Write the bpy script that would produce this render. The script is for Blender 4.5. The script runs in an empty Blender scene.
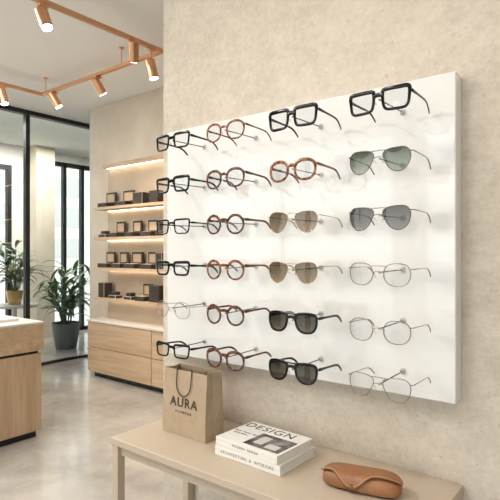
import bpy, bmesh, math, random
from mathutils import Vector, Matrix
random.seed(7)
H = 1.35            # eye height
scene = bpy.context.scene
COL = scene.collection
scene.view_settings.view_transform = 'Standard'

# ------------------------------------------------------------ materials
def new_mat(name):
    m = bpy.data.materials.new(name); m.use_nodes = True
    nt = m.node_tree
    return m, nt, nt.nodes['Principled BSDF']

def pmat(name, col, rough=0.5, metal=0.0, emit=None, es=0.0, coat=0.0, spec=None):
    m, nt, b = new_mat(name)
    b.inputs['Base Color'].default_value = (*col, 1)
    b.inputs['Roughness'].default_value = rough
    b.inputs['Metallic'].default_value = metal
    b.inputs['Coat Weight'].default_value = coat
    if spec is not None: b.inputs['Specular IOR Level'].default_value = spec
    if emit:
        b.inputs['Emission Color'].default_value = (*emit, 1)
        b.inputs['Emission Strength'].default_value = es
    return m

def noise_mat(name, c1, c2, scale=3, detail=6, rough=0.8, bump=0.0, bscale=40, stretch=(1,1,1), metal=0, c3=None, lo=0.3, hi=0.7, spec=0.5, fine=0.0, fscale=60, dist=0.01):
    m, nt, b = new_mat(name)
    N = nt.nodes; L = nt.links
    tc = N.new('ShaderNodeTexCoord'); mp = N.new('ShaderNodeMapping')
    mp.inputs['Scale'].default_value = stretch
    L.new(tc.outputs['Object'], mp.inputs['Vector'])
    n = N.new('ShaderNodeTexNoise'); n.inputs['Scale'].default_value = scale
    n.inputs['Detail'].default_value = detail; n.inputs['Roughness'].default_value = 0.62
    L.new(mp.outputs[0], n.inputs['Vector'])
    r = N.new('ShaderNodeValToRGB')
    r.color_ramp.elements[0].position = lo; r.color_ramp.elements[0].color = (*c1, 1)
    r.color_ramp.elements[1].position = hi; r.color_ramp.elements[1].color = (*c2, 1)
    if c3:
        e = r.color_ramp.elements.new((lo+hi)/2); e.color = (*c3, 1)
    fac = n.outputs['Fac']
    if fine:
        n3 = N.new('ShaderNodeTexNoise'); n3.inputs['Scale'].default_value = fscale; n3.inputs['Detail'].default_value = 6
        n3.inputs['Roughness'].default_value = 0.75
        L.new(mp.outputs[0], n3.inputs['Vector'])
        mx = N.new('ShaderNodeMix'); mx.inputs['Factor'].default_value = fine
        L.new(n.outputs['Fac'], mx.inputs['A']); L.new(n3.outputs['Fac'], mx.inputs['B']); fac = mx.outputs['Result']
    L.new(fac, r.inputs['Fac'])
    L.new(r.outputs['Color'], b.inputs['Base Color'])
    b.inputs['Roughness'].default_value = rough
    b.inputs['Metallic'].default_value = metal
    b.inputs['Specular IOR Level'].default_value = spec
    if bump:
        n2 = N.new('ShaderNodeTexNoise'); n2.inputs['Scale'].default_value = bscale; n2.inputs['Detail'].default_value = 8
        L.new(mp.outputs[0], n2.inputs['Vector'])
        bp = N.new('ShaderNodeBump'); bp.inputs['Strength'].default_value = bump; bp.inputs['Distance'].default_value = dist
        L.new(n2.outputs['Fac'], bp.inputs['Height']); L.new(bp.outputs[0], b.inputs['Normal'])
    return m

def plaster_mat(name, dark, mid, light, pit):
    """trowelled mineral plaster: soft cloudy tone, fine grain, tiny pores"""
    m, nt, b = new_mat(name); N = nt.nodes; L = nt.links
    tc = N.new('ShaderNodeTexCoord')
    def noise(sc, det, rg=0.6, st=(1,1,1)):
        mp = N.new('ShaderNodeMapping'); mp.inputs['Scale'].default_value = st
        L.new(tc.outputs['Object'], mp.inputs['Vector'])
        n = N.new('ShaderNodeTexNoise'); n.inputs['Scale'].default_value = sc; n.inputs['Detail'].default_value = det; n.inputs['Roughness'].default_value = rg
        L.new(mp.outputs[0], n.inputs['Vector']); return n.outputs['Fac']
    a = noise(2.4,10,0.65); f = noise(62,8,0.75); g = noise(11,8,0.6,(1,1,1.8))
    m1 = N.new('ShaderNodeMix'); m1.inputs['Factor'].default_value = 0.40; L.new(a,m1.inputs['A']); L.new(g,m1.inputs['B'])
    m2 = N.new('ShaderNodeMix'); m2.inputs['Factor'].default_value = 0.42; L.new(m1.outputs['Result'],m2.inputs['A']); L.new(f,m2.inputs['B'])
    r = N.new('ShaderNodeValToRGB')
    r.color_ramp.elements[0].position = 0.34; r.color_ramp.elements[0].color = (*dark,1)
    r.color_ramp.elements[1].position = 0.66; r.color_ramp.elements[1].color = (*light,1)
    e = r.color_ramp.elements.new(0.5); e.color = (*mid,1)
    L.new(m2.outputs['Result'], r.inputs['Fac'])
    p = noise(70,2,0.5)
    pr = N.new('ShaderNodeValToRGB'); pr.color_ramp.elements[0].position=0.26; pr.color_ramp.elements[0].color=(0.5,0.5,0.5,1)
    pr.color_ramp.elements[1].position=0.33; pr.color_ramp.elements[1].color=(0,0,0,1)
    L.new(p, pr.inputs['Fac'])
    mc = N.new('ShaderNodeMix'); mc.data_type='RGBA'
    L.new(pr.outputs['Color'], mc.inputs['Factor']); L.new(r.outputs['Color'], mc.inputs['A']); mc.inputs['B'].default_value=(*pit,1)
    L.new(mc.outputs['Result'], b.inputs['Base Color'])
    b.inputs['Roughness'].default_value = 0.93; b.inputs['Specular IOR Level'].default_value = 0.25
    s = N.new('ShaderNodeMath'); s.operation='SUBTRACT'; L.new(m2.outputs['Result'], s.inputs[0])
    s2 = N.new('ShaderNodeMath'); s2.operation='MULTIPLY'; s2.inputs[1].default_value=0.12; L.new(pr.outputs['Color'], s2.inputs[0]); L.new(s2.outputs[0], s.inputs[1])
    bp = N.new('ShaderNodeBump'); bp.inputs['Strength'].default_value = 0.5; bp.inputs['Distance'].default_value = 0.008
    L.new(s.outputs[0], bp.inputs['Height']); L.new(bp.outputs[0], b.inputs['Normal'])
    return m

def lens_mat(name, tint, tint2=None, gloss=0.06, zspan=0.025):
    """thin lens: tinted transparency + fresnel reflection"""
    m = bpy.data.materials.new(name); m.use_nodes = True
    nt = m.node_tree; N = nt.nodes; L = nt.links
    N.remove(N['Principled BSDF'])
    out = N['Material Output']
    tr = N.new('ShaderNodeBsdfTransparent'); gl = N.new('ShaderNodeBsdfGlossy')
    gl.inputs['Roughness'].default_value = 0.03
    tr.inputs['Color'].default_value = (*tint, 1)
    if tint2:
        tc = N.new('ShaderNodeTexCoord'); sp = N.new('ShaderNodeSeparateXYZ')
        mr = N.new('ShaderNodeMapRange'); mr.inputs['From Min'].default_value = -zspan; mr.inputs['From Max'].default_value = zspan
        mx = N.new('ShaderNodeValToRGB')
        mx.color_ramp.elements[0].color = (*tint2, 1); mx.color_ramp.elements[1].color = (*tint, 1)
        L.new(tc.outputs['Object'], sp.inputs[0]); L.new(sp.outputs['Z'], mr.inputs['Value'])
        L.new(mr.outputs[0], mx.inputs['Fac']); L.new(mx.outputs['Color'], tr.inputs['Color'])
    fr = N.new('ShaderNodeFresnel'); fr.inputs['IOR'].default_value = 1.45
    ad = N.new('ShaderNodeMath'); ad.operation = 'ADD'; ad.inputs[1].default_value = gloss; ad.use_clamp = True
    mix = N.new('ShaderNodeMixShader')
    L.new(fr.outputs[0], ad.inputs[0]); L.new(ad.outputs[0], mix.inputs['Fac'])
    L.new(tr.outputs[0], mix.inputs[1]); L.new(gl.outputs[0], mix.inputs[2])
    L.new(mix.outputs[0], out.inputs['Surface'])
    return m

M = {}
M['plaster'] = plaster_mat('plaster_wall', (0.42,0.365,0.30), (0.555,0.495,0.42), (0.66,0.60,0.52), (0.38,0.33,0.27))
M['plaster2'] = noise_mat('plaster_back', (0.62,0.54,0.445), (0.76,0.68,0.575), scale=2, detail=8, rough=0.9, bump=0.15, bscale=20)
M['ceiling'] = pmat('ceiling_paint', (0.90,0.89,0.87), 0.9)
M['white_wall'] = pmat('white_paint', (0.84,0.82,0.79), 0.9)
M['concrete'] = noise_mat('polished_concrete', (0.33,0.31,0.285), (0.62,0.595,0.56), scale=1.3, detail=12, rough=0.15, bump=0.03, bscale=8, lo=0.35, hi=0.66, fine=0.25, fscale=9)
M['panel'] = pmat('lacquer_white', (0.755,0.75,0.74), 0.08, coat=0.6)
M['wood'] = noise_mat('oak', (0.46,0.31,0.19), (0.66,0.49,0.33), scale=3.0, detail=8, rough=0.5, stretch=(6,6,0.5), bump=0.05, bscale=12)
M['wood_h'] = noise_mat('oak_horizontal', (0.48,0.33,0.20), (0.68,0.51,0.35), scale=3.0, detail=8, rough=0.5, stretch=(0.5,6,8), bump=0.05, bscale=12)
M['taupe'] = noise_mat('taupe_lacquer', (0.47,0.385,0.295), (0.50,0.415,0.325), scale=5, rough=0.42)
M['black'] = pmat('black_metal', (0.012,0.012,0.013), 0.4)
M['copper'] = pmat('copper', (0.72,0.40,0.23), 0.34, 0.8)
M['dark_box'] = noise_mat('dark_leather', (0.024,0.018,0.014), (0.05,0.038,0.030), scale=30, rough=0.5)
M['grey_box'] = pmat('grey_box', (0.15,0.13,0.11), 0.5)
M['tan_box'] = pmat('tan_box', (0.50,0.37,0.25), 0.6)
M['cream_box'] = pmat('cream_box', (0.66,0.58,0.48), 0.6)
M['stone'] = pmat('stone_top', (0.78,0.75,0.70), 0.3)
M['glass'] = lens_mat('window_glass', (0.95,0.975,0.97), gloss=0.0)
M['led'] = pmat('led_warm', (1,0.85,0.68), 0.5, emit=(1,0.80,0.58), es=8)
M['bulb'] = pmat('bulb_warm', (1,0.9,0.75), 0.5, emit=(1,0.90,0.74), es=30)
M['acrylic'] = lens_mat('clear_acrylic', (0.88,0.89,0.89), gloss=0.05)
M['f_black'] = pmat('acetate_black', (0.003,0.003,0.0035), 0.10, spec=0.32)
M['f_tort'] = noise_mat('acetate_tortoise', (0.035,0.012,0.006), (0.40,0.15,0.055), scale=110, detail=2, rough=0.12, lo=0.38, hi=0.66, spec=0.35)
M['f_dtort'] = noise_mat('acetate_dark_tortoise', (0.020,0.007,0.005), (0.24,0.078,0.038), scale=110, detail=2, rough=0.12, lo=0.40, hi=0.68, spec=0.35)
M['f_gold'] = pmat('wire_gold', (0.40,0.29,0.18), 0.25, 0.9)
M['f_steel'] = pmat('wire_gunmetal', (0.15,0.14,0.135), 0.25, 0.9)
M['f_rose'] = pmat('wire_rose', (0.30,0.235,0.20), 0.28, 0.85)
M['pad'] = pmat('nose_pad', (0.7,0.68,0.66), 0.2)
M['l_clear'] = lens_mat('lens_clear', (0.91,0.915,0.92), gloss=0.03)
M['l_green'] = lens_mat('lens_green', (0.085,0.10,0.08), (0.42,0.47,0.38), gloss=0.03)
M['l_grey'] = lens_mat('lens_grey', (0.085,0.08,0.08), (0.33,0.32,0.31), gloss=0.03)
M['l_brown'] = lens_mat('lens_brown', (0.15,0.11,0.07), (0.42,0.33,0.22), gloss=0.03)
M['l_dark'] = lens_mat('lens_dark', (0.030,0.027,0.023), (0.19,0.155,0.115), gloss=0.025)

# ------------------------------------------------------------ helpers
def mesh_obj(name, bm, mats, smooth=False, parent=None, loc=(0,0,0), rot=None, autos=None):
    me = bpy.data.meshes.new(name)
    bmesh.ops.recalc_face_normals(bm, faces=bm.faces)
    bm.to_mesh(me); bm.free()
    for m in (mats if isinstance(mats, (list,tuple)) else [mats]): me.materials.append(m)
    o = bpy.data.objects.new(name, me); COL.objects.link(o)
    o.location = loc
    if rot: o.rotation_euler = rot
    if parent: o.parent = parent
    if smooth:
        for p in me.polygons: p.use_smooth = True
        if autos is not None:
            try: me.set_sharp_from_angle(angle=math.radians(autos))
            except Exception: pass
    return o

def empty(name, loc=(0,0,0), rot=(0,0,0)):
    e = bpy.data.objects.new(name, None); COL.objects.link(e); e.location = loc; e.rotation_euler = rot
    e.empty_display_size = 0.1
    return e

def add_box(bm, x0,x1,y0,y1,z0,z1, mi=0, bevel=0.0, mat=None):
    r = bmesh.ops.create_cube(bm, size=1.0)
    vs = r['verts']
    for v in vs:
        v.co = Vector(((x0+x1)/2+v.co.x*(x1-x0), (y0+y1)/2+v.co.y*(y1-y0), (z0+z1)/2+v.co.z*(z1-z0)))
    fs = set(f for v in vs for f in v.link_faces)
    if bevel:
        es = set(e for v in vs for e in v.link_edges)
        b = bmesh.ops.bevel(bm, geom=list(es), offset=bevel, segments=2, affect='EDGES', profile=0.5)
        fs = set(f for f in fs if f.is_valid) | set(b['faces'])
        vs = list(set(v for f in fs for v in f.verts))
    for f in fs: f.material_index = mi
    if mat is not None:
        bmesh.ops.transform(bm, matrix=mat, verts=list(vs))
    return fs

def box(name, x0,x1,y0,y1,z0,z1, mat, bevel=0.0, parent=None):
    cx,cy,cz = (x0+x1)/2,(y0+y1)/2,(z0+z1)/2
    bm = bmesh.new()
    add_box(bm, x0-cx,x1-cx,y0-cy,y1-cy,z0-cz,z1-cz, 0, bevel)
    return mesh_obj(name, bm, mat, parent=parent, loc=(cx,cy,cz))

def add_cyl(bm, p0, p1, r0, r1=None, seg=16, mi=0, caps=True):
    r1 = r0 if r1 is None else r1
    p0 = Vector(p0); p1 = Vector(p1); d = p1-p0
    res = bmesh.ops.create_cone(bm, cap_ends=caps, segments=seg, radius1=r0, radius2=r1, depth=d.length)
    q = Vector((0,0,1)).rotation_difference(d.normalized()).to_matrix().to_4x4()
    bmesh.ops.transform(bm, matrix=Matrix.Translation((p0+p1)/2) @ q, verts=res['verts'])
    for f in set(f for v in res['verts'] for f in v.link_faces): f.material_index = mi

def sweep(bm, pts, ws, ds, refs, closed=False, mi=0, seg=10, power=2.6):
    n = len(pts); rings = []
    for i in range(n):
        p = Vector(pts[i])
        a = Vector(pts[(i-1)%n]) if (closed or i>0) else p
        b = Vector(pts[(i+1)%n]) if (closed or i<n-1) else p
        t = (b-a).normalized()
        r = Vector(refs[i] if isinstance(refs, list) else refs)
        r = (r - t*r.dot(t)).normalized(); s = t.cross(r)
        w = ws[i] if isinstance(ws, list) else ws
        d = ds[i] if isinstance(ds, list) else ds
        ring = []
        for k in range(seg):
            an = 2*math.pi*(k+0.5)/seg; c, sn = math.cos(an), math.sin(an)
            c2 = math.copysign(abs(c)**(2/power), c); s2 = math.copysign(abs(sn)**(2/power), sn)
            ring.append(bm.verts.new(p + r*(w*c2) + s*(d*s2)))
        rings.append(ring)
    m = n if closed else n-1
    for i in range(m):
        A, B = rings[i], rings[(i+1)%n]
        for k in range(seg):
            f = bm.faces.new((A[k],A[(k+1)%seg],B[(k+1)%seg],B[k])); f.material_index = mi
    if not closed:
        for R in (rings[0], rings[-1]):
            f = bm.faces.new(R); f.material_index = mi

# ------------------------------------------------------------ room shell
CE = H+1.65
box('floor', -7.75,2.35,-3.1,6.6,-0.12,0.0, M['concrete'])
box('ceiling', -7.75,2.35,-3.1,6.6,CE,CE+0.12, M['ceiling'])
box('wall_display', -1.435,2.25,1.30,1.45,0,CE, M['plaster'])
box('wall_shelf', -5.0,2.25,3.40,3.55,0,CE, M['plaster2'])
box('wall_right', 2.25,2.35,-3.1,6.6,0,CE, M['white_wall'])
box('wall_far', -7.6,2.25,6.5,6.6,0,CE, M['white_wall'])
fw = empty('wall_front')
box('pier_a', -7.6,-6.9,-3.1,-3.0,0,CE, M['white_wall'], parent=fw)
box('pier_b', 1.6,2.25,-3.1,-3.0,0,CE, M['white_wall'], parent=fw)
box('pier_c', -2.2,-1.9,-3.1,-3.0,0,CE, M['white_wall'], parent=fw)
box('lintel', -7.6,2.25,-3.1,-3.0,CE-0.3,CE, M['white_wall'], parent=fw)
w = empty('window_1')
for x in (-6.9,-5.35,-3.8,-2.24,-1.9,-0.2,1.56):
    box('mullion', x,x+0.04,-3.09,-3.01,0,CE-0.3, M['black'], parent=w)
box('pane_a', -6.86,-2.24,-3.055,-3.045,0,CE-0.3, M['glass'], parent=w)
box('pane_b', -1.86,1.56,-3.055,-3.045,0,CE-0.3, M['glass'], parent=w)
wl = empty('wall_left')
box('pier_a', -7.75,-7.6,-3.0,-2.2,0,CE, M['white_wall'], parent=wl)
box('pier_b', -7.75,-7.6,3.80,4.45,0,CE, M['white_wall'], parent=wl)
box('column', -7.6,-7.35,4.05,4.36,0,CE, M['plaster2'], parent=wl)
box('pier_c', -7.75,-7.6,6.2,6.5,0,CE, M['white_wall'], parent=wl)
box('lintel_a', -7.75,-7.6,-2.2,3.80,H+1.33,CE, M['white_wall'], parent=wl)
box('lintel_b', -7.75,-7.6,4.45,6.2,H+1.50,CE, M['white_wall'], parent=wl)
box('sill', -7.75,-7.6,-2.2,3.80,0,0.35, M['white_wall'], parent=wl)
w = empty('window_2')
for y in (-2.2,-0.7,0.8,2.3,3.74):
    box('mullion', -7.70,-7.62,y,y+0.06,0.35,H+1.33, M['black'], parent=w)
box('rail_top', -7.70,-7.62,-2.14,3.74,H+1.26,H+1.33, M['black'], parent=w)
box('rail_mid', -7.70,-7.62,-2.14,3.74,H+0.10,H+0.14, M['black'], parent=w)
box('pane', -7.665,-7.655,-2.14,3.74,0.35,H+1.26, M['glass'], parent=w)
w = empty('window_3')
for y in (4.45,4.68,5.02,5.5,6.14):
    box('mullion', -7.70,-7.62,y,y+0.055,0,H+1.50, M['black'], parent=w)
box('rail_top', -7.70,-7.62,4.505,6.14,H+1.43,H+1.50, M['black'], parent=w)
box('rail_low', -7.70,-7.62,4.505,6.14,0,0.06, M['black'], parent=w)
box('pane', -7.665,-7.655,4.505,6.14,0.06,H+1.43, M['glass'], parent=w)
w = empty('window_4')
for y in (-3.0,-1.0,1.0,2.97,4.7,6.44):
    box('post', -5.68,-5.62,y,y+0.05,0,CE, M['black'], parent=w)
box('head', -5.69,-5.61,-2.94,6.44,CE-0.05,CE, M['black'], parent=w)
box('track', -5.68,-5.62,-2.94,6.44,0,0.025, M['black'], parent=w)
box('pane', -5.655,-5.645,-2.94,6.44,0.025,CE-0.05, M['glass'], parent=w)
box('street_ground', -40,20,-40,40,-0.3,-0.125, pmat('pavement', (0.6,0.6,0.58),0.9))
bm = bmesh.new()
add_box(bm,-27,-23,-12,2,-0.125,9)
add_box(bm,-29,-25,8,24,-0.125,6)
for k in range(5):
    for j in range(3):
        add_box(bm,-23.02,-22.95,-10.5+k*2.5,-9+k*2.5,1+j*2.7,2.7+j*2.7,1)
        add_box(bm,-25.02,-24.95,9+k*2.9,10.6+k*2.9,1+j*1.7,2.1+j*1.7,1)
mesh_obj('street_building', bm, [pmat('render_pale',(0.84,0.83,0.81),0.9), pmat('facade_window',(0.56,0.57,0.56),0.3)])

# ------------------------------------------------------------ display panel
PZ0, PZ1 = H-0.367, H+0.435
PX0, PX1 = -1.360, -0.350
dp = empty('eyewear_display_panel', (0,0,0))
box('board', PX0,PX1,1.25,1.2995,PZ0,PZ1, M['panel'], bevel=0.003, parent=dp)
colx = [-1.172,-0.952,-0.719,-0.479]
rowz = [0.350,0.213,0.080,-0.052,-0.183,-0.312]
bm = bmesh.new()
for x in colx:
    for z in rowz:
        zz = H+z+0.001
        add_cyl(bm,(x,1.2505,zz+0.006),(x,1.246,zz+0.006),0.0075,0.0068,18)
        add_cyl(bm,(x,1.246,zz+0.006),(x,1.106,zz+0.0035),0.0016,0.0016,10)
        add_cyl(bm,(x,1.108,zz+0.0035),(x,1.102,zz+0.0035),0.0034,0.003,12)
mesh_obj('pegs', bm, M['acrylic'], smooth=True, parent=dp, autos=40)

# ------------------------------------------------------------ eyewear
CTRL = {
 'aviator': [(-.0285,.0085),(-.0245,.0180),(-.0120,.0225),(.0060,.0240),(.0210,.0225),(.0300,.0135),(.0312,.0000),(.0262,-.0150),(.0150,-.0258),(.0010,-.0275),(-.0125,-.0205),(-.0225,-.0070)],
 'navig':   [(-.0275,.010),(-.0240,.0190),(-.008,.0220),(.012,.0222),(.0265,.0185),(.0300,.007),(.0280,-.008),(.0200,-.0205),(.0040,-.0245),(-.0120,-.0215),(-.0230,-.0100)],
 'hexa':    [(-.0285,.002),(-.0235,.0165),(-.0110,.0235),(.0110,.0240),(.0245,.0175),(.0295,.002),(.0250,-.0140),(.0125,-.0235),(-.0090,-.0240),(-.0235,-.0145)],
 'wide':    [(-.0275,.012),(-.0262,.0202),(-.0180,.0225),(.0100,.0232),(.0265,.0230),(.0312,.0178),(.0304,.0040),(.0280,-.0130),(.0208,-.0216),(.0020,-.0228),(-.0170,-.0214),(-.0238,-.0150),(-.0266,-.0010)],
 'square':  [(-.0270,.0105),(-.0258,.0180),(-.0170,.0204),(.0100,.0210),(.0255,.0208),(.0299,.0158),(.0291,.0040),(.0266,-.0118),(.0198,-.0198),(.0020,-.0209),(-.0165,-.0198),(-.0233,-.0130),(-.0260,-.0010)],
 'rect':    [(-.0272,.009),(-.0258,.0160),(-.0170,.0182),(.0100,.0190),(.0255,.0190),(.0300,.0145),(.0291,.0020),(.0262,-.0118),(.0195,-.0178),(.0020,-.0188),(-.0165,-.0177),(-.0235,-.0122),(-.0262,-.0020)],
}
def outline(shape, n=60):
    if shape in CTRL:
        C_ = CTRL[shape]; m = len(C_); out=[]
        dense=[]
        for i in range(m):
            p0,p1,p2,p3 = C_[i-1],C_[i],C_[(i+1)%m],C_[(i+2)%m]
            for k in range(8):
                t=k/8
                dense.append(tuple(0.5*((2*p1[j])+(-p0[j]+p2[j])*t+(2*p0[j]-5*p1[j]+4*p2[j]-p3[j])*t*t+(-p0[j]+3*p1[j]-3*p2[j]+p3[j])*t**3) for j in (0,1)))
        L_=[0]
        for i in range(len(dense)):
            q=dense[(i+1)%len(dense)]; L_.append(L_[-1]+math.dist(dense[i],q))
        for i in range(n):
            s=L_[-1]*i/n; j=max(k for k in range(len(dense)) if L_[k]<=s+1e-12)
            f=(s-L_[j])/max(1e-9,(L_[j+1]-L_[j])); q=dense[(j+1)%len(dense)]
            out.append((dense[j][0]*(1-f)+q[0]*f, dense[j][1]*(1-f)+q[1]*f))
        return out, max(p[0] for p in out), max(abs(p[1]) for p in out)
    P = []
    spec = {'round':(0.0262,0.0250,2.0),'panto':(0.0275,0.0242,2.35),'soft':(0.0285,0.0240,2.5)}
    a,b,e = spec[shape]
    for i in range(n):
        t = 2*math.pi*i/n; c,s = math.cos(t), math.sin(t)
        x = a*math.copysign(abs(c)**(2/e), c); z = b*math.copysign(abs(s)**(2/e), s)
        u = z/b
        if shape=='panto': x *= 1+0.06*u
        if shape=='soft':
            dn = max(0,-u); x = x*(1-0.10*dn)+0.0030*dn
        P.append((x,z))
    return P, a, b

def eyewear(kind, shape, fm, lm, x, z, rim=0.0022, depth=0.0021, bar=False, wire=False, yaw=0.0, tz=None):
    O, a, b = outline(shape)
    n = len(O)
    cx = 0.0722-a-rim if not wire else 0.0705-a
    if shape in ('round',): cx = 0.0680-a-rim
    if shape=='panto': cx = 0.0690-a-rim
    bend = lambda X: 1.3*X*X
    bm = bmesh.new()
    for sgn in (1,-1):
        pts = []; refs = []
        for i in range(n):
            X = sgn*(cx+O[i][0]); Z = O[i][1]
            pts.append((X, bend(X), Z))
        for i in range(n):
            p = Vector(pts[(i-1)%n]); q = Vector(pts[(i+1)%n]); t = (q-p).normalized()
            r = Vector((t.z,0,-t.x))
            c = Vector((sgn*cx,0,0))
            if r.dot(Vector(pts[i])-c) < 0: r = -r
            refs.append(tuple(r))
        if rim>0.0015:
            ws = [rim*(0.95+0.40*max(0,O[i][1]/b)) for i in range(n)]
        else: ws = rim
        sweep(bm, pts, ws, depth, refs, closed=True, mi=0, seg=8 if wire else 10, power=2 if wire else 3.2)
        cv = bm.verts.new((sgn*cx, bend(cx)-0.0012, 0))
        ring = [bm.verts.new((p[0],p[1],p[2])) for p in pts]
        for i in range(n):
            f = bm.faces.new((cv, ring[i], ring[(i+1)%n])); f.material_index = 1
        th = (0.0028,0.0013) if rim>0.0025 else (0.0022,0.0011)
        if wire: th = (0.0009,0.0008)
        hz = (tz if tz is not None else b*0.50)
        xe = max(abs(p[0]) for p in pts if abs(p[2]-hz)<b*0.3)
        e = 0.0035 if not wire else 0.005
        T = [(xe-0.0005,0.0),(xe+e*0.6,0.0008),(xe+e,0.005),(xe+e,0.012),(xe+e-0.0005,0.04),(xe+e-0.0012,0.075),(xe+e-0.002,0.096),(xe+e-0.003,0.108),(xe+e-0.004,0.119),(xe+e-0.005,0.130),(xe+e-0.006,0.137)]
        Zs = [0,0,0,0,-0.0003,-0.0008,-0.0015,-0.0035,-0.008,-0.0155,-0.022]
        P3 = [(sgn*X, bend(xe)+Y, hz+dz) for (X,Y),dz in zip(T,Zs)]
        hh = [th[0]*1.45]*4+[th[0]*1.0]*3+[th[0]*1.15]*3+[th[0]*0.8]
        tw = [th[1]]*len(P3)
        if wire:
            hh[-4:] = [0.0018,0.0020,0.0020,0.0015]; tw[-4:] = [0.0013]*4
        sweep(bm, P3, tw, hh, [(0.3,1,0)]*2+[(1,0.2,0)]+[(1,0,0)]*(len(P3)-3) if sgn>0 else [(-0.3,1,0)]*2+[(1,-0.2,0)]+[(1,0,0)]*(len(P3)-3), mi=2 if wire else 0, seg=8)
        zc = -b*0.15
        xin = min(abs(p[0]) for p in pts)
        r = bmesh.ops.create_uvsphere(bm, u_segments=8, v_segments=6, radius=1.0)
        bmesh.ops.transform(bm, matrix=Matrix.Translation((sgn*(xin-0.0022), 0.0055, zc)) @ Matrix.Rotation(sgn*0.35,4,'Y') @ Matrix.Diagonal((0.0012,0.0025,0.0052,1)), verts=r['verts'])
        for f in set(f for v in r['verts'] for f in v.link_faces): f.material_index = 3
        sweep(bm, [(sgn*(xin+0.0003),0.001,zc+0.003),(sgn*(xin-0.0006),0.004,zc+0.003),(sgn*(xin-0.0018),0.0055,zc)], 0.0005,0.0005,(0,0,1),seg=6,mi=2,power=2)
    def bridge(zb, arch, w, d):
        cand = [(abs(o[1]-zb), cx+o[0]) for o in O if o[0]<0]
        xi = min(cand)[1]
        pts = []
        for k in range(9):
            u = -1+k/4
            pts.append((u*(xi+0.0006), 0.0, zb+arch*(1-u*u)))
        sweep(bm, pts, w, d, (0,0,1), mi=0, seg=8, power=2.4)
    if wire:
        bridge(b*0.15, 0.003, 0.0009, 0.0009)
        if bar: bridge(b*0.72, 0.0008, 0.0009, 0.0009)
    else:
        bridge(b*0.42, 0.0030, max(0.0026,rim*1.5), depth)
        if bar: bridge(b*0.86, 0.0, rim*0.75, depth*0.9)
    bmesh.ops.transform(bm, matrix=Matrix.Diagonal((1.055,1.0,1.05,1)), verts=bm.verts)
    o = mesh_obj(kind, bm, [fm, lm, fm, M['pad']], smooth=True, loc=(x,1.095,H+z), autos=50)
    o.rotation_euler = (random.uniform(-0.03,0.03), random.uniform(-0.012,0.012), yaw)
    return o

C = M['l_clear']
B, T, DT = M['f_black'], M['f_tort'], M['f_dtort']
G, S, R = M['f_gold'], M['f_steel'], M['f_rose']
grid = [
 [('eyeglasses','square',B,C,dict(rim=0.0031)),('eyeglasses','square',B,C,dict(rim=0.0034)),('eyeglasses','square',B,C,dict(rim=0.0021)),
  ('eyeglasses','rect',B,C,dict(rim=0.0033)),('eyeglasses','soft',R,C,dict(rim=0.0010,depth=0.0010,wire=True)),('eyeglasses','rect',B,C,dict(rim=0.0028))],
 [('eyeglasses','panto',T,C,dict(rim=0.0024)),('eyeglasses','panto',DT,C,dict(rim=0.0028)),('eyeglasses','round',DT,C,dict(rim=0.0028)),
  ('eyeglasses','round',T,C,dict(rim=0.0028)),('eyeglasses','round',DT,C,dict(rim=0.0029)),('eyeglasses','panto',DT,C,dict(rim=0.0031))],
 [('eyeglasses','wide',B,C,dict(rim=0.0037)),('eyeglasses','panto',T,C,dict(rim=0.0032)),('sunglasses','aviator',G,M['l_brown'],dict(rim=0.0011,depth=0.0010,wire=True,bar=True)),
  ('sunglasses','aviator',G,M['l_brown'],dict(rim=0.0011,depth=0.0010,wire=True,bar=True)),('sunglasses','navig',B,M['l_dark'],dict(rim=0.0029,bar=True)),('sunglasses','navig',B,M['l_dark'],dict(rim=0.0029,bar=True))],
 [('eyeglasses','wide',B,C,dict(rim=0.0034)),('sunglasses','aviator',S,M['l_green'],dict(rim=0.0011,depth=0.0010,wire=True,bar=True)),('sunglasses','aviator',S,M['l_grey'],dict(rim=0.0011,depth=0.0010,wire=True,bar=True)),
  ('eyeglasses','hexa',R,C,dict(rim=0.0011,depth=0.0011,wire=True,bar=True)),('eyeglasses','hexa',R,C,dict(rim=0.0011,depth=0.0011,wire=True)),('eyeglasses','aviator',R,C,dict(rim=0.0011,depth=0.0011,wire=True,bar=True))],
]
for ci,c in enumerate(grid):
    for ri,g in enumerate(c):
        eyewear(g[0],g[1],g[2],g[3],colx[ci],rowz[ri],**g[4])

# ------------------------------------------------------------ console table
TZ = H-0.575
ct = empty('console_table', (0,0,0))
box('top', -1.30,-0.345,0.957,1.298,TZ-0.022,TZ, M['taupe'], bevel=0.0025, parent=ct)
box('apron', -1.285,-0.36,0.975,1.29,TZ-0.055,TZ-0.022, M['taupe'], bevel=0.001, parent=ct)
for nm,x in (('left',-1.297),('right',-0.376)):
    box('leg_front_'+nm, x,x+0.028,0.962,0.990,0.0,TZ-0.023, M['taupe'], bevel=0.0015, parent=ct)
    box('leg_back_'+nm, x,x+0.028,1.266,1.294,0.0,TZ-0.023, M['taupe'], bevel=0.0015, parent=ct)
    box('foot_rail_'+nm, x+0.002,x+0.026,0.99,1.266,0.0,0.025, M['taupe'], parent=ct)

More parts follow.
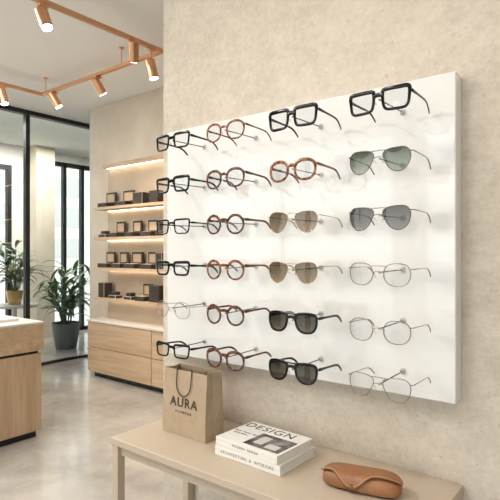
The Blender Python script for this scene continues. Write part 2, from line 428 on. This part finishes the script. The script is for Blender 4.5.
# ------------------------------------------------------------ shopping bag
kraft = noise_mat('kraft_paper',(0.36,0.27,0.18),(0.42,0.32,0.22),scale=25,rough=0.85)
kraft_in = pmat('kraft_inner',(0.28,0.21,0.14),0.9)
ink = pmat('bag_ink',(0.035,0.022,0.014),0.6)
rope = pmat('rope_dark',(0.045,0.028,0.018),0.8)
bg = empty('shopping_bag', (-1.122,1.14,TZ+0.0005))
W,D_,HB = 0.094,0.042,0.203
bm = bmesh.new()
def ringv(z, w, d, g):
    return [Vector(p) for p in [(-w,-d,z),(0,-d,z),(w,-d,z),(w-g,0,z),(w,d,z),(0,d,z),(-w,d,z),(-w+g,0,z)]]
levels = [ringv(0,W,D_,0), ringv(0.05,W,D_,0.001), ringv(0.12,W-0.001,D_-0.004,0.007), ringv(HB,W-0.001,D_-0.009,0.014)]
vv = [[bm.verts.new(p) for p in l] for l in levels]
for i in range(len(vv)-1):
    for k in range(8):
        bm.faces.new((vv[i][k],vv[i][(k+1)%8],vv[i+1][(k+1)%8],vv[i+1][k]))
bm.faces.new(vv[0])
bag = mesh_obj('paper_body', bm, [kraft,kraft_in], parent=bg)
sm = bag.modifiers.new('thick','SOLIDIFY'); sm.thickness=0.0009; sm.offset=-1; sm.material_offset=0
def text(name, body, size, loc, rot, mat, parent, ext=0.0002, spacing=1.0):
    cu = bpy.data.curves.new(name,'FONT'); cu.body = body; cu.size = size; cu.extrude = ext
    cu.align_x='CENTER'; cu.align_y='CENTER'; cu.space_character = spacing
    o = bpy.data.objects.new(name,cu); COL.objects.link(o); cu.materials.append(mat)
    o.location = loc; o.rotation_euler = rot; o.parent = parent
    return o
text('lettering','AURA',0.041,(0.0,-D_+0.0005,0.103),(math.radians(90)-0.055,0,0),ink,bg,spacing=1.15)
text('sub_lettering','EYEWEAR',0.011,(0.0,-D_-0.0001,0.074),(math.radians(90)-0.02,0,0),ink,bg,spacing=1.6)
bm = bmesh.new()
pts = []
for k in range(25):
    t = math.pi*k/24
    pts.append((-0.032*math.cos(t)*(1.0+0.12*math.sin(t)), -D_+0.0035-0.004*math.sin(t)-0.001, HB-0.012-0.066*math.sin(t)**0.75))
sweep(bm, [(-0.032,-D_+0.012,HB-0.006),(-0.032,-D_+0.006,HB+0.003)]+pts[1:-1]+[(0.032,-D_+0.006,HB+0.003),(0.032,-D_+0.012,HB-0.006)],0.0017,0.0017,(0,1,0.01),seg=8,power=2)
mesh_obj('rope_handle_front', bm, rope, smooth=True, parent=bg)
bm = bmesh.new()
pts = [(-0.032*math.cos(math.pi*k/20), D_-0.013-0.02*math.sin(math.pi*k/20), HB-0.012-0.02*math.sin(math.pi*k/20)) for k in range(21)]
sweep(bm, pts,0.0017,0.0017,(0,1,0.3),seg=8,power=2)
mesh_obj('rope_handle_back', bm, rope, smooth=True, parent=bg)

# ------------------------------------------------------------ books
paper = noise_mat('book_pages',(0.62,0.60,0.56),(0.80,0.78,0.74),scale=6,stretch=(1,1,120),rough=0.9)
cov_w = pmat('cover_white',(0.80,0.79,0.77),0.35)
photo = noise_mat('cover_photo',(0.012,0.012,0.012),(0.30,0.29,0.28),scale=22,detail=4,rough=0.35,lo=0.38,hi=0.68)
bk_ink = pmat('book_ink',(0.02,0.02,0.02),0.5)
def book(loc, rz, w, d, h, cover, spine_txt=None):
    e = empty('hardcover_book', loc, (0,0,rz))
    bm = bmesh.new()
    add_box(bm, -w/2+0.003,w/2-0.003, -d/2+0.002,d/2-0.003, 0.0022,h-0.0022, 0)
    add_box(bm, -w/2,w/2,-d/2,d/2,0,0.0022,1,bevel=0.0006)
    add_box(bm, -w/2,w/2,-d/2,d/2,h-0.0022,h,1,bevel=0.0006)
    add_box(bm, -w/2,w/2,-d/2-0.0018,-d/2+0.002,0,h,1,bevel=0.0009)
    mesh_obj('book_body', bm, [paper,cover], parent=e)
    if spine_txt:
        text('spine_text',spine_txt,h*0.42,(0.0,-d/2-0.0019,h/2),(math.radians(90),0,0),bk_ink,e,spacing=1.2)
    return e
b1 = book((-0.838,1.142,TZ+0.0005),-0.02,0.228,0.168,0.027,cov_w,'ARCHITECTURE  &  INTERIORS')
b2 = book((-0.840,1.140,TZ+0.0280),-0.05,0.220,0.162,0.023,cov_w,'MODERN  DESIGN')
hb = 0.023
text('title','DESIGN',0.046,(-0.018,0.050,hb+0.0003),(0,0,0),bk_ink,b2,spacing=1.15)
text('subtitle','objects  interiors  light',0.009,(-0.064,-0.005,hb+0.0003),(0,0,0),bk_ink,b2)
text('subtitle','spring edition',0.009,(-0.070,-0.020,hb+0.0003),(0,0,0),bk_ink,b2)
bm = bmesh.new(); add_box(bm,-0.020,0.102,-0.070,0.022,0,0.0003)
mesh_obj('cover_photo', bm, photo, parent=b2, loc=(0,0,hb))
bm = bmesh.new()
add_box(bm,0.0,0.03,-0.05,0.005,0,0.0003); add_box(bm,0.045,0.085,-0.058,-0.030,0,0.0003)
mesh_obj('cover_photo_highlight', bm, pmat('photo_light',(0.55,0.54,0.52),0.4), parent=b2, loc=(0,0,hb+0.0003))

# ------------------------------------------------------------ leather case
leather = noise_mat('cognac_leather',(0.21,0.085,0.032),(0.33,0.145,0.06),scale=18,detail=6,rough=0.45,bump=0.15,bscale=160)
leather_d = noise_mat('leather_edge',(0.08,0.03,0.013),(0.12,0.048,0.02),scale=18,rough=0.6)
stitch = pmat('stitching',(0.60,0.40,0.24),0.7)
gc = empty('leather_glasses_case', (-0.535,1.125,TZ+0.0005), (0,0,0.20))
def case_pt(u, a, off=0.0):
    s = max(0.0,(1-abs(u)**5.0))**0.42
    L_, wd, ht = 0.096, 0.038, 0.0235
    c, sn = math.cos(a), math.sin(a)
    c = math.copysign(abs(c)**0.75,c); q = math.copysign(abs(sn)**(0.85 if sn>0 else 0.45), sn)
    tap = 1.0+0.06*u
    x = u*L_ + off*u*0.6
    y = (wd*tap+off)*s*c
    if sn>=0: z = ht*0.75 + (ht*1.2*(0.55+0.45*s)*tap+off)*q*(s**0.6)
    else: z = ht*0.75 + (ht*0.75-0.0003)*q*(0.35+0.65*s)
    return Vector((x,y,max(z,0.0)))
bm = bmesh.new()
NU,NV = 48,36
rows=[]
for i in range(NU+1):
    u = -1+2*i/NU; u = math.sin(u*math.pi/2)
    rows.append([bm.verts.new(case_pt(u*0.9995,2*math.pi*k/NV)) for k in range(NV)])
for i in range(NU):
    for k in range(NV):
        bm.faces.new((rows[i][k],rows[i][(k+1)%NV],rows[i+1][(k+1)%NV],rows[i+1][k]))
bm.faces.new(rows[0]); bm.faces.new(rows[-1])
mesh_obj('case_body', bm, leather, smooth=True, parent=gc)
bm = bmesh.new(); rows=[]; edge=[]; edge2=[]
for i in range(61):
    u = (-1+2*i/60)*0.975
    a0 = 0.12
    tongue = math.exp(-(abs(u+0.15)/0.36)**2.6)
    a1 = math.pi*(0.70+0.33*tongue)
    r=[]
    for k in range(27):
        t=k/26
        lift = 0.0018+0.0045*t**3
        r.append(bm.verts.new(case_pt(u, a0+(a1-a0)*t, lift)))
    rows.append(r); edge.append(case_pt(u*0.985, a1-0.13, 0.0070)); edge2.append(case_pt(u, a1, 0.0063))
for i in range(60):
    for k in range(26):
        bm.faces.new((rows[i][k],rows[i][k+1],rows[i+1][k+1],rows[i+1][k]))
fo = mesh_obj('flap', bm, leather, smooth=True, parent=gc)
sm = fo.modifiers.new('thick','SOLIDIFY'); sm.thickness=0.0018; sm.offset=0
bm = bmesh.new()
sweep(bm, edge2, 0.0012,0.0012,(0,0.5,1),seg=8,power=2)
mesh_obj('flap_edge', bm, leather_d, smooth=True, parent=gc)
bm = bmesh.new()
sweep(bm, edge, 0.0005,0.0005,(0,0.5,1),seg=6,power=2)
mesh_obj('stitch_line', bm, stitch, smooth=True, parent=gc)
bm = bmesh.new()
p = case_pt(-0.15, math.pi*0.985, 0.0068)
add_cyl(bm, p+Vector((0,0.002,0.0)), p+Vector((0,-0.0022,0.0004)), 0.0055,0.0042,20)
mesh_obj('snap_button', bm, pmat('snap_brass',(0.30,0.17,0.08),0.3,0.8), smooth=True, parent=gc, autos=40)

# ------------------------------------------------------------ sales counter (left)
sc = empty('sales_counter', (0,0,0))
cxr, cyb = -3.45, 1.96
box('plinth', -5.35,cxr-0.04,-0.4,cyb-0.04,0,0.05, M['black'], parent=sc)
box('lower_body', -5.4,cxr-0.012,-0.45,cyb-0.012,0.0501,0.612, M['wood'], bevel=0.003, parent=sc)
box('shadow_gap', -5.38,cxr-0.03,-0.43,cyb-0.03,0.6121,0.632, M['black'], parent=sc)
box('upper_body', -5.4,cxr,-0.45,cyb,0.6321,0.826, M['wood_h'], bevel=0.004, parent=sc)
box('top', -5.4,cxr+0.0,-0.45,cyb,0.8261,0.842, M['stone'], bevel=0.003, parent=sc)
bm = bmesh.new()
add_box(bm,-4.6,-3.62,1.15,1.86,0,0.02,0,bevel=0.004)
mesh_obj('display_tray', bm, pmat('tray_white',(0.80,0.79,0.77),0.4), loc=(0,0,0.8425))
o = eyewear('eyeglasses','round',B,C,0,0,rim=0.002); o.location=(-3.85,1.62,0.8425+0.02+0.031); o.rotation_euler=(0,0,0.9)
o = eyewear('eyeglasses','panto',T,C,0,0,rim=0.002); o.location=(-4.12,1.70,0.8425+0.02+0.031); o.rotation_euler=(0,0,0.7)

# ------------------------------------------------------------ shelf cabinet and shelves
cb = empty('storage_cabinet', (0,0,0))
box('plinth', -4.70,-1.6,3.26,3.395,0,0.06, M['black'], parent=cb)
box('carcass', -4.735,-1.6,3.215,3.395,0.0601,0.600, M['wood_h'], parent=cb)
for r,(z0,z1) in enumerate(((0.066,0.325),(0.333,0.594))):
    for c in range(3):
        x0 = -4.732+c*1.04
        box('drawer_front', x0,x0+1.032,3.195,3.2149,z0,z1, M['wood_h'], bevel=0.002, parent=cb)
box('top', -4.745,-1.6,3.185,3.395,0.6001,0.622, M['stone'], bevel=0.002, parent=cb)
sh = empty('display_shelving', (0,0,0))
backm = noise_mat('shelf_back',(0.46,0.36,0.26),(0.58,0.47,0.355),scale=2,rough=0.7)
box('back_panel', -4.62,-1.6,3.375,3.3985,H-0.727,H+0.95, backm, parent=sh)
shz = [0.475,0.155,-0.165,-0.485]
for z in shz:
    box('shelf', -4.62,-1.6,3.19,3.3749,H+z-0.028,H+z, M['wood_h'], bevel=0.002, parent=sh)
    box('led_strip', -4.60,-1.62,3.355,3.370,H+z-0.034,H+z-0.0281, M['led'], parent=sh)
box('valance', -4.62,-1.6,3.30,3.3749,H+0.91,H+0.95, M['wood_h'], bevel=0.002, parent=sh)
box('led_strip', -4.60,-1.62,3.345,3.360,H+0.903,H+0.9099, M['led'], parent=sh)
bm = bmesh.new()
for z in shz:
    x = -4.58
    while x < -1.9:
        kind = random.random()
        if kind < 0.45:
            wb = random.uniform(0.13,0.18); mi = random.choice([0,0,1])
            add_box(bm,x,x+wb,3.21,3.32,H+z+0.0003,H+z+0.045,mi,bevel=0.004)
            add_box(bm,x,x+wb,3.322,3.338,H+z+0.0003,H+z+0.165,mi,bevel=0.004)
            add_box(bm,x+0.022,x+wb-0.022,3.3195,3.3219,H+z+0.06,H+z+0.145,2)
            add_box(bm,x+0.02,x+wb-0.02,3.225,3.31,H+z+0.0452,H+z+0.048,3)
        elif kind < 0.8:
            wb = random.uniform(0.09,0.15); hh = random.choice([0.06,0.12,0.16])
            mi = random.choice([0,0,2,1])
            add_box(bm,x,x+wb,3.22,3.33,H+z+0.0003,H+z+hh,mi,bevel=0.004)
            if hh<0.09: add_box(bm,x+0.012,x+wb-0.012,3.23,3.32,H+z+hh+0.0004,H+z+hh+0.045,random.choice([0,3]),bevel=0.003)
        else:
            wb = 0.12
            add_box(bm,x,x+wb,3.22,3.31,H+z+0.0003,H+z+0.035,3,bevel=0.004)
            add_box(bm,x+0.02,x+wb-0.02,3.235,3.30,H+z+0.0354,H+z+0.07,0,bevel=0.008)
        x += wb+random.uniform(0.03,0.13)
mesh_obj('eyewear_case_boxes', bm, [M['dark_box'],M['grey_box'],M['tan_box'],M['cream_box']])

# ------------------------------------------------------------ track lighting
TR = H+1.5
tl = empty('ceiling_track_light', (0,0,0))
def track(nm, x0,x1,y0,y1): box(nm, x0,x1,y0,y1,TR-0.012,TR+0.016, M['copper'], parent=tl, bevel=0.003)
track('track_a', -2.842,-2.808,-1.5,2.558)
track('track_b', -4.48,-2.8421,2.524,2.558)
track('track_c', -4.514,-4.4801,-1.5,2.558)
track('added_key_track', -2.8079,0.9,-0.217,-0.183)  # added track out of view, only carries the key spots for the panel
bm = bmesh.new()
for x,y in ((-2.825,1.15),(-2.825,-0.8),(-3.3,2.541),(-4.497,1.4),(-4.497,0.0),(-4.44,2.541),(-1.0,-0.2),(0.8,-0.2)):
    add_cyl(bm,(x,y,TR+0.015),(x,y,CE),0.004,seg=10)
    add_cyl(bm,(x,y,CE-0.010),(x,y,CE-0.0002),0.02,seg=20)
mesh_obj('suspension_rods', bm, M['copper'], parent=tl)
def spot(x,y,aim,drop=0.06,L_=0.13,r=0.036,energy=24,col=(1,0.84,0.66),size=70,soft=0.035):
    bm = bmesh.new()
    a = Vector(aim).normalized()
    top = Vector((x,y,TR-0.012)); piv = top+Vector((0,0,-drop))
    add_box(bm, x-0.015,x+0.015,y-0.03,y+0.03,TR-0.028,TR-0.0121,0)
    add_cyl(bm, top+Vector((0,0,-0.01)), piv, 0.006, seg=10)
    p0 = piv-a*L_*0.35; p1 = piv+a*L_*0.65
    add_cyl(bm, p0, p1, r, r, 24, 0)
    add_cyl(bm, p0-a*0.01, p0, r*0.7, r, 24, 0)
    add_cyl(bm, p1-a*0.001, p1+a*0.004, r*0.98, r*0.98, 24, 2)
    add_cyl(bm, p1, p1+a*0.0055, r*0.84, r*0.84, 24, 1)
    mesh_obj('spot_head', bm, [M['copper'],M['bulb'],M['black']], smooth=True, parent=tl, autos=40)
    ld = bpy.data.lights.new('spot_lamp','SPOT'); ld.energy=energy; ld.color=col; ld.spot_size=math.radians(size); ld.spot_blend=0.9; ld.shadow_soft_size=soft
    lo = bpy.data.objects.new('spot_lamp',ld); COL.objects.link(lo); lo.parent = tl
    lo.location = p1+a*(0.02+soft); lo.rotation_euler = a.to_track_quat('-Z','Y').to_euler()
spot(-2.825,1.60,(0.42,0.05,-0.9),0.07)
spot(-2.825,2.28,(-0.35,0.3,-0.8),0.05)
spot(-2.825,2.44,(0.15,0.15,-0.9),0.13)
spot(-3.62,2.541,(0.1,0.5,-0.8),0.07,energy=34)
spot(-4.30,2.541,(0.3,0.35,-0.8),0.06,energy=34)
spot(-4.497,2.16,(0.25,0.1,-0.9),0.08)
W1 = (1,0.93,0.84)  # tint of the added off-camera spots below, keying the display panel
spot(-2.1,-0.2,(1.15,1.45,-1.35),0.07,energy=46,col=W1,size=65,soft=0.10)
spot(-0.9,-0.2,(0.25,1.45,-1.45),0.07,energy=28,col=W1,size=75,soft=0.10)
spot(0.55,-0.2,(-0.55,1.45,-1.35),0.07,energy=20,col=W1,size=80,soft=0.12)

# ------------------------------------------------------------ plants
leafm = noise_mat('leaf_green',(0.08,0.14,0.075),(0.25,0.35,0.22),scale=5,rough=0.42)
stemm = pmat('stem_green',(0.12,0.16,0.08),0.6)
soil = pmat('soil',(0.035,0.025,0.018),0.95)
def leaf(bm, base, yaw, elev, length, width, droop):
    base = Vector(base); n=8
    p = base.copy(); el = elev; prev=None
    side = Vector((-math.sin(yaw), math.cos(yaw),0))
    for i in range(n+1):
        t = i/n
        wv = width*(math.sin(math.pi*min(1,t*0.93+0.07))**0.8)*(1-0.25*t) if t<1 else 0.0005
        d = Vector((math.cos(yaw)*math.cos(el), math.sin(yaw)*math.cos(el), math.sin(el)))
        up = side.cross(d)
        a = bm.verts.new(p+side*wv-up*wv*0.25); c = bm.verts.new(p); b = bm.verts.new(p-side*wv-up*wv*0.25)
        if prev:
            bm.faces.new((prev[0],a,c,prev[1])); bm.faces.new((prev[1],c,b,prev[2]))
        prev=(a,c,b)
        p = p+d*(length/n); el -= droop/n
def plant(name, loc, potr, poth, height, spread, nst, potmat, lw=0.035, ll=0.30):
    e = empty(name, loc)
    bm = bmesh.new()
    prof = [(0.0,0.0),(potr*0.70,0.0),(potr*0.74,0.01),(potr*0.90,poth*0.5),(potr,poth),(potr*0.93,poth),(potr*0.9,poth*0.9)]
    seg=28; rs=[]
    for r,z in prof: rs.append([bm.verts.new((max(r,0.001)*math.cos(2*math.pi*k/seg),max(r,0.001)*math.sin(2*math.pi*k/seg),z)) for k in range(seg)])
    for i in range(len(rs)-1):
        for k in range(seg): bm.faces.new((rs[i][k],rs[i][(k+1)%seg],rs[i+1][(k+1)%seg],rs[i+1][k]))
    bm.faces.new(rs[0])
    f = bm.faces.new(rs[-1]); f.material_index=1
    mesh_obj('pot', bm, [potmat,soil], smooth=True, parent=e, autos=45)
    bl = bmesh.new(); bs = bmesh.new()
    for s in range(nst):
        yaw = 2.399*s+random.uniform(-0.3,0.3); lean = random.uniform(0.05,0.55)*spread
        hh = height*random.uniform(0.45,1.0)*(1-0.2*lean/spread)
        pts=[]
        for k in range(7):
            t=k/6
            pts.append((potr*0.3*math.cos(yaw)+lean*math.cos(yaw)*t**1.5, potr*0.3*math.sin(yaw)+lean*math.sin(yaw)*t**1.5, poth*0.88+hh*0.72*t))
        sweep(bs, pts, [0.008-0.005*k/6 for k in range(7)], [0.008-0.005*k/6 for k in range(7)], (1,0.1,0), seg=6, power=2)
        for k in range(2,7):
            for q in range(2):
                leaf(bl, pts[k], yaw+random.uniform(-2.2,2.2), random.uniform(0.35,1.15), ll*random.uniform(0.65,1.1), lw*random.uniform(0.7,1.1), random.uniform(0.6,1.9))
    mesh_obj('leaves', bl, leafm, smooth=True, parent=e)
    mesh_obj('stems', bs, stemm, smooth=True, parent=e)
plant('potted_floor_plant', (-6.37,3.95,0.0), 0.19,0.36,1.28,0.55,14, pmat('pot_slate',(0.17,0.19,0.21),0.5), lw=0.036, ll=0.40)
plant('potted_table_plant', (-6.22,3.14,0.692), 0.10,0.17,0.80,0.38,12, pmat('pot_brass',(0.66,0.45,0.20),0.3,0.7), lw=0.028, ll=0.28)
st = empty('side_table',(-6.22,3.14,0))
bm = bmesh.new(); add_cyl(bm,(0,0,0.66),(0,0,0.69),0.28,seg=40); add_cyl(bm,(0,0,0.02),(0,0,0.66),0.025,seg=16); add_cyl(bm,(0,0,0),(0,0,0.02),0.2,seg=32)
mesh_obj('pedestal', bm, pmat('table_white',(0.7,0.69,0.67),0.4), smooth=True, parent=st, autos=40)

# ------------------------------------------------------------ lights
def area(name, loc, sx, sy, e, rot=(0,0,0), col=(1,0.95,0.885)):
    ld = bpy.data.lights.new(name,'AREA'); ld.shape='RECTANGLE'; ld.size=sx; ld.size_y=sy; ld.energy=e; ld.color=col
    o = bpy.data.objects.new(name,ld); COL.objects.link(o); o.location=loc; o.rotation_euler=rot
area('soft_key_area', (-1.9,-0.9,CE-0.03), 1.2,1.2, 42)  # added soft key under the ceiling, no fixture modelled
area('fill_area_near', (0.9,-0.9,CE-0.03), 1.0,1.0, 16)  # added fill from the right, brightens the panel's side
area('fill_area_entry', (-3.9,0.7,CE-0.03), 1.2,2.2, 70)  # added area fill for the middle of the shop, not a fixture
area('fill_area_lounge', (-6.6,3.4,CE-0.03), 1.0,2.5, 95)  # added area fill to brighten the lounge behind the glass
wd = bpy.data.worlds.new('World'); scene.world = wd; wd.use_nodes = True
nt = wd.node_tree; bgn = nt.nodes['Background']
bgn.inputs['Color'].default_value = (1.0,0.985,0.96,1); bgn.inputs['Strength'].default_value = 2.8

# ------------------------------------------------------------ camera
cd = bpy.data.cameras.new('Camera'); cam = bpy.data.objects.new('Camera',cd); COL.objects.link(cam)
cam.location = (0,0,H); cam.rotation_euler = (math.radians(90),0,math.radians(38))
cd.sensor_width = 36; cd.lens = 36; cd.shift_y = 0.004; cd.clip_start=0.02
scene.camera = cam
